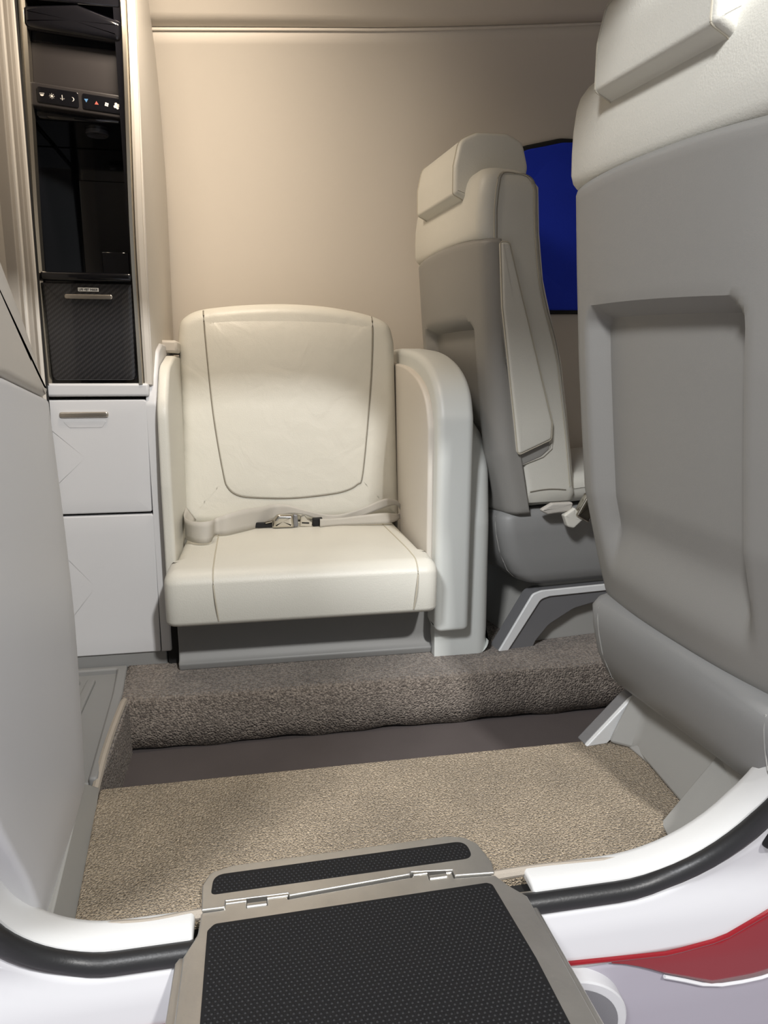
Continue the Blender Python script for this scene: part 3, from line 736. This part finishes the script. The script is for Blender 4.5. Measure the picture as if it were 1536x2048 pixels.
    st = tube('seam', [L(p.x, -.0125, p.y) for p in dense(inset(ao if area2(ao) > 0 else ao[::-1], -.0005), .012)], .0014, 'lseam', closed=True, n=6); st.parent = ar
    U(pad('armrest_pocket', dense(rpoly([(.558, .462), (.640, .494), (.642, .462), (.622, .445), (.575, .428), (.562, .432)], .010), .01), (lambda u, v, w: L(u, .002 - w, v)), .006, .003, 'shell'))
    U(pad('pocket_edge', dense(rpoly([(.570, .4255), (.628, .444), (.650, .462), (.650, .475), (.646, .475), (.643, .463), (.624, .4485), (.572, .4315)], .002), .01), (lambda u, v, w: L(u, .002 - w, v)), .005, .0015, 'leather'))
    # --- seat cushion and pan
    zp = dz
    sp = rpoly([(.60, .328 + zp), (1.05, .345 + zp), (1.08, .40 + zp), (1.04, .43 + zp), (.72, .40 + zp), (.60, .375 + zp)], [.01, .03, .03, .03, .02, .01])
    U(pad('seat_cushion', dense(sp, .03), (lambda u, v, w: L(u, .012 + w, v)), WS - .024, .03, 'leather', back_r=.03), 'cream leather seat cushion')
    ZB = [(.146, .645), (.150, .615), (.160, .592), (.18, .572), (.22, .552), (.27, .540), (.305, .536), (.318, .542), (.324, .556)]
    loops = []
    for z, x in ZB:
        q = max(0, (z - .30) / .024); ins = .012 * q * q + (.02 * ((.17 - z) / .024) ** 2 if z < .17 else 0)
        lp = rr(x, 1.06, ins, WS - ins - (.05 * sstep(.30, .16, z) if s < 0 else 0), .034, z + zp, 7); loops.append([L(x_ + .0, y, z_) for x_, y, z_ in lp])
    pn = U(loft('seat_pan', loops, 'grey'), 'grey plastic seat pan')
    ym = .045
    st = tube('seam', [L(interp(ZB, z) - .0005, .040, z + zp) for z in (.155, .165, .18, .20, .23, .26, .29, .31)], .0009, 'panelgrey', n=6); st.parent = pn
    st = tube('seam', [L(interp(ZB, z) - .0005, WS - .040, z + zp) for z in (.155, .165, .18, .20, .23, .26, .29, .31)], .0009, 'panelgrey', n=6); st.parent = pn
    # --- base: cast arch with silver edge on both sides, grey pedestal
    zs = .146 + dz
    k_ = (zs - .012) / .134
    arch = [(.534, .0), (.618, .130 * k_), (.64, .136 * k_), (1.02, .136 * k_), (1.02, .095 * k_), (.80, .095 * k_), (.73, .083 * k_), (.665, .050 * k_), (.632, .014 * k_), (.626, .0)]
    U(prism('support_arch', rpoly(arch, [0, .02, .02, 0, 0, .05, .05, .05, 0, 0]), (lambda u, v, w: L(u, w, v)), .002, .044 if s > 0 else .028, 'darkgrey', bevel=.003), 'dark cast metal support arch')
    edge = [(.534, .0), (.558, .0), (.638, .116 * k_), (.66, .121 * k_), (1.02, .121 * k_), (1.02, .137 * k_), (.64, .137 * k_), (.617, .131 * k_)]
    e0, e1 = (-.003, .004) if s > 0 else (.026, .035)
    if s < 0: edge = [(.534, .0), (.574, .0), (.650, .110 * k_), (.67, .112 * k_), (1.02, .112 * k_), (1.02, .137 * k_), (.64, .137 * k_), (.617, .131 * k_)]
    U(prism('silver_edge', rpoly(edge, [0, 0, .02, .0, 0, 0, .02, .02]), (lambda u, v, w: L(u, w, v)), e0, e1, 'silver', bevel=.002), 'silver painted edge')
    U(prism('pedestal', rpoly([(.60, .03), (1.0, .03), (1.0, WS - .03), (.60, WS - .03)], .02), (lambda u, v, w: L(u + .06 * w, v, w * (zs + .01))), 0, 1, 'panelgrey', bevel=.004), 'grey plastic pedestal')
    return T, L
seatA, LA = crew_seat('farther cockpit seat with folded armrest beside the blue window cover', .488, 1.433, 1, R(7), 0.0, .398)
seatB, LB = crew_seat('nearest cockpit seat at the right with its grey back to the door', .491, 1.043, -1, R(5), -.052, .43)
# buckle end hanging between pan and cushion of the far seat
T = thing('belt_buckle', 'steel belt buckle with cream strap tab hanging over the farther cockpit seat pan', 'seat belt', (.70, 1.42, .33))
o = pad('buckle', dense(rpoly([(.690, .318), (.722, .300), (.750, .345), (.735, .368), (.716, .365)], [.006, .006, .004, .006, .006]), .01), XZ(1.425), .020, .006, 'chrome'); under(o, T)
o = pad('strap_tab', dense(rpoly([(.665, .318), (.690, .335), (.712, .308), (.690, .288), (.675, .292)], [.004, .004, .004, .008, .01]), .01), XZ(1.428), .016, .004, 'leather'); under(o, T)
o = pad('strap', dense(rpoly([(.612, .330), (.640, .345), (.690, .346), (.684, .326), (.630, .320)], .005), .01), XZ(1.432), .012, .004, 'web'); under(o, T)

# blue cover over the cockpit side window
o_pts = rpoly([(.64, .80), (1.25, .80), (1.20, 1.10), (1.05, 1.20), (.80, 1.205), (.69, 1.185), (.655, 1.10)], [.03, .05, .05, .1, .08, .06, .05])
def wallpt(x, z, d):
    lo, hi = 0.0, SEAM(x)
    for _ in range(30):
        mid = (lo + hi) / 2
        if section(mid, x).z < z: lo = mid
        else: hi = mid
    p = section(lo, x); return Vector((p.x, p.y - d, p.z))
o = pad('window_1', dense(o_pts, .03), (lambda u, v, w: wallpt(.95 + (u - .95) * 1.04, 1.0 + (v - 1.0) * 1.05, .008 + w)), .012, .006, 'dark', inner=6); struct(o, 'dark frame of the cockpit side window', 'window')
o = pad('window_cover', dense(o_pts, .03), (lambda u, v, w: wallpt(u, v, .018 + w + .004 * math.sin(u * 30 + v * 11))), .010, .005, 'blue', inner=8)
tag(o, 'bright blue fabric cover over the cockpit side window', 'window cover')

# ================================================================== RIGHT: pedestal fairing by the door, jamb lining
A, B, Cc = (.577, 1.014), (.612, .990), (.598, .834)
T = thing('seat_base_fairing', 'grey moulded fairing rising from the carpet under the nearest cockpit seat', 'fairing', (.66, .92, 0))
lo = []
for k in range(7):
    t = k / 6; z = .17 * t
    lo.append([Vector((.575 + .070 * t, 1.018 - .01 * t, z)), Vector((.606 + .045 * t, .992, z)), Vector((.612 + .040 * t, .985, z)), Vector((.598 + .05 * t, .834, z)), Vector((.594 + .05 * t, .735, z)), Vector((.95, .735, z)), Vector((.95, 1.018, z))])
o = loft('fairing', lo, 'panelgrey'); under(o, T)
b_ = o.modifiers.new('bevel', 'BEVEL'); b_.width = .008; b_.segments = 3; b_.limit_method = 'ANGLE'; b_.angle_limit = R(25)
pa = [Vector((.549, .806, -.004)), on(1432, 1512, 1, .800), on(1530, 1540, 1, .735), on(1345, 1690, 1, .740)]
v = [p for p in pa] + [p + Vector((.006, -.002, -.006)) for p in pa]
o = obj('jamb_panel', v, [(0, 1, 2, 3), (7, 6, 5, 4), (0, 4, 5, 1), (1, 5, 6, 2), (2, 6, 7, 3), (3, 7, 4, 0)], 'panelgrey', bevel=.002)
tag(o, 'light grey jamb panel between carpet corner and white door lip', 'panel')
# dark bumper on the hull at the right
zb_ = .05
for _ in range(60):
    pb = on(1537, 1668, 1, hullY(zb_)); zb_ = .5 * zb_ + .5 * pb.z
o = pad('door_bumper', dense(rpoly([(pb.x - .008, pb.z - .020), (pb.x + .05, pb.z - .022), (pb.x + .05, pb.z + .022), (pb.x - .004, pb.z + .018)], [.012, 0, 0, .012]), .01), (lambda u, v, w: (u, hullY(v) - w, v)), .014, .008, 'blackmat')
tag(o, 'black rubber bumper on the white hull at the right edge', 'bumper')

# ================================================================== AIRSTAIR
T = thing('airstair', 'worn aluminium airstair with black studded treads hinged to the door sill', 'stairs', (.10, .60, 0))
def A_(o, lab=None):
    under(o, T)
    if lab: o['label'] = lab
    return o
ZT = .012
top = [(-.079, .735), (-.052, .735), (-.052, .7455), (.0215, .7445), (.0225, .740), (.172, .7495), (.174, .7535), (.226, .7475), (.226, .737), (.276, .733), (.279, .752), (.272, .790), (.258, .806), (.235, .812), (-.045, .806), (-.072, .797), (-.081, .775)]
A_(prism('hinge_plate', rpoly(top, [.002, 0, 0, 0, 0, 0, 0, 0, 0, .002, .008, .012, .012, .012, .02, .012, .008]), XY(.0005), 0, ZT, 'stairalu', bevel=.0015), 'hinged top plate')
main = [(-.079, .7335), (-.0535, .7335), (-.0535, .743), (-.0275, .7425), (-.0275, .732), (-.004, .732), (-.004, .7415), (.0195, .7415), (.0205, .737), (.174, .7465), (.176, .750), (.194, .7475), (.194, .738), (.2165, .738), (.2165, .745), (.2245, .744), (.2245, .7355), (.276, .7315), (.286, .712), (.302, .69), (.309, .30), (-.098, .30), (-.094, .672), (-.081, .70)]
A_(prism('step_plate', main, XY(-.026), 0, .026 + ZT - .002, 'stairalu', bevel=.0015), 'main step plate')
# hinge knuckles
for x0, x1, y in ((-.0270, -.0045, .7385), (.1945, .2160, .7445)):
    A_(tube('hinge_knuckle', [(x0, y - .004, ZT - .0035), (x1, y - .004, ZT - .0035)], .0042, 'alu', n=12))
for x0, x1, y in ((-.0515, -.028, .7445), (-.0035, .0205, .7445), (.1765, .1935, .7515), (.217, .2235, .7475)):
    A_(tube('hinge_pin', [(x0, y - .001, ZT - .003), (x1, y - .001, ZT - .003)], .0028, 'alu', n=10))
# side rails (lower ledges)
for sgn, P_ in ((1, [(.276, .738), (.288, .738), (.3145, .69), (.325, .30), (.300, .30), (.296, .69)]), (-1, [(-.079, .732), (-.084, .715), (-.104, .680), (-.114, .300), (-.090, .300), (-.088, .68)])):
    A_(prism('side_rail', P_, XY(-.034), 0, .030, 'stairalu', bevel=.003), 'grey side rail')
tp = rpoly([(-.070, .757), (.258, .763), (.258, .798), (-.068, .792)], [.007, .013, .017, .016], 10)
ml = rpoly([(-.070, .30), (.283, .30), (.276, .60), (.2665, .714), (.2600, .7175), (-.063, .711), (-.0705, .702)], [0, 0, 0, .006, .004, .008, .006])
def inside(p, poly):
    c = False; j = len(poly) - 1
    for i in range(len(poly)):
        a, b = poly[i], poly[j]
        if (a[1] > p[1]) != (b[1] > p[1]) and p[0] < (b[0] - a[0]) * (p[1] - a[1]) / (b[1] - a[1]) + a[0]: c = not c
        j = i
    return c
def tread(outl, lab):
    t = A_(prism('tread_pad', outl, XY(ZT - .0025), 0, .0032, 'blackmat', bevel=.0006), lab)
    op = outl if area2(outl) > 0 else outl[::-1]
    ins = [(q.x, q.y) for q in inset(op, .003)]
    V = []; Fc = []; st = .0058; j = 0
    y0 = min(q[1] for q in ins); y1 = max(q[1] for q in ins)
    y0 = max(y0, .42)
    y = y0 + st / 2
    while y < y1:
        x = -.08 + (st / 2 if j % 2 else 0)
        while x < .30:
            if inside((x, y), ins):
                b0 = len(V); r_ = .0021
                for rr_, h in ((r_, 0), (r_ * .6, .0010)):
                    for k in range(6): V.append((x + rr_ * math.cos(k * math.pi / 3), y + rr_ * math.sin(k * math.pi / 3), ZT + .0006 + h))
                Fc += [(b0 + k, b0 + (k + 1) % 6, b0 + 6 + (k + 1) % 6, b0 + 6 + k) for k in range(6)] + [tuple(range(b0 + 6, b0 + 12))]
            x += st
        y += st * .8; j += 1
    d = obj('tread_studs', V, Fc, 'blackmat', None, auto=False); d.parent = t; d['kind'] = 'stuff'
    return t
tread(tp, 'narrow black studded strip on the top plate'); tread(ml, 'large black studded tread')

# round hatch on the belly below the stair
z0 = -.20
for _ in range(40):
    p0 = on(1088, 2052, 1, hullY(z0)); z0 = .5 * z0 + .5 * p0.z
nrm = Vector((0, hullY(z0 + .02) - hullY(z0 - .02), .04)).normalized()      # direction up the belly
side_ = Vector((1, 0, 0)); out_ = side_.cross(nrm); out_ = out_ if out_.y < 0 else -out_
T = thing('round_hatch', 'round white hatch with grey ring on the belly below the stair', 'hatch', tuple(p0))
def ring(name, prof, mat, n=72):
    o = loft(name, [[p0 + side_ * (r_ * math.cos(2 * math.pi * k / n)) + nrm * (r_ * math.sin(2 * math.pi * k / n)) + out_ * (h + .010) for k in range(n)] for r_, h in prof], mat)
    return under(o, T)
ring('rim', [(.107, -.02), (.107, .004), (.105, .006), (.094, .006), (.092, -.02)], 'white')
ring('grey_band', [(.095, -.02), (.094, .0065), (.066, .0065), (.064, -.02)], 'darkgrey')
ring('disc', [(.0665, -.02), (.066, .006), (.060, .009), (.052, .007), (.044, .009), (.036, .007), (.008, .009), (.001, .009)], 'white')
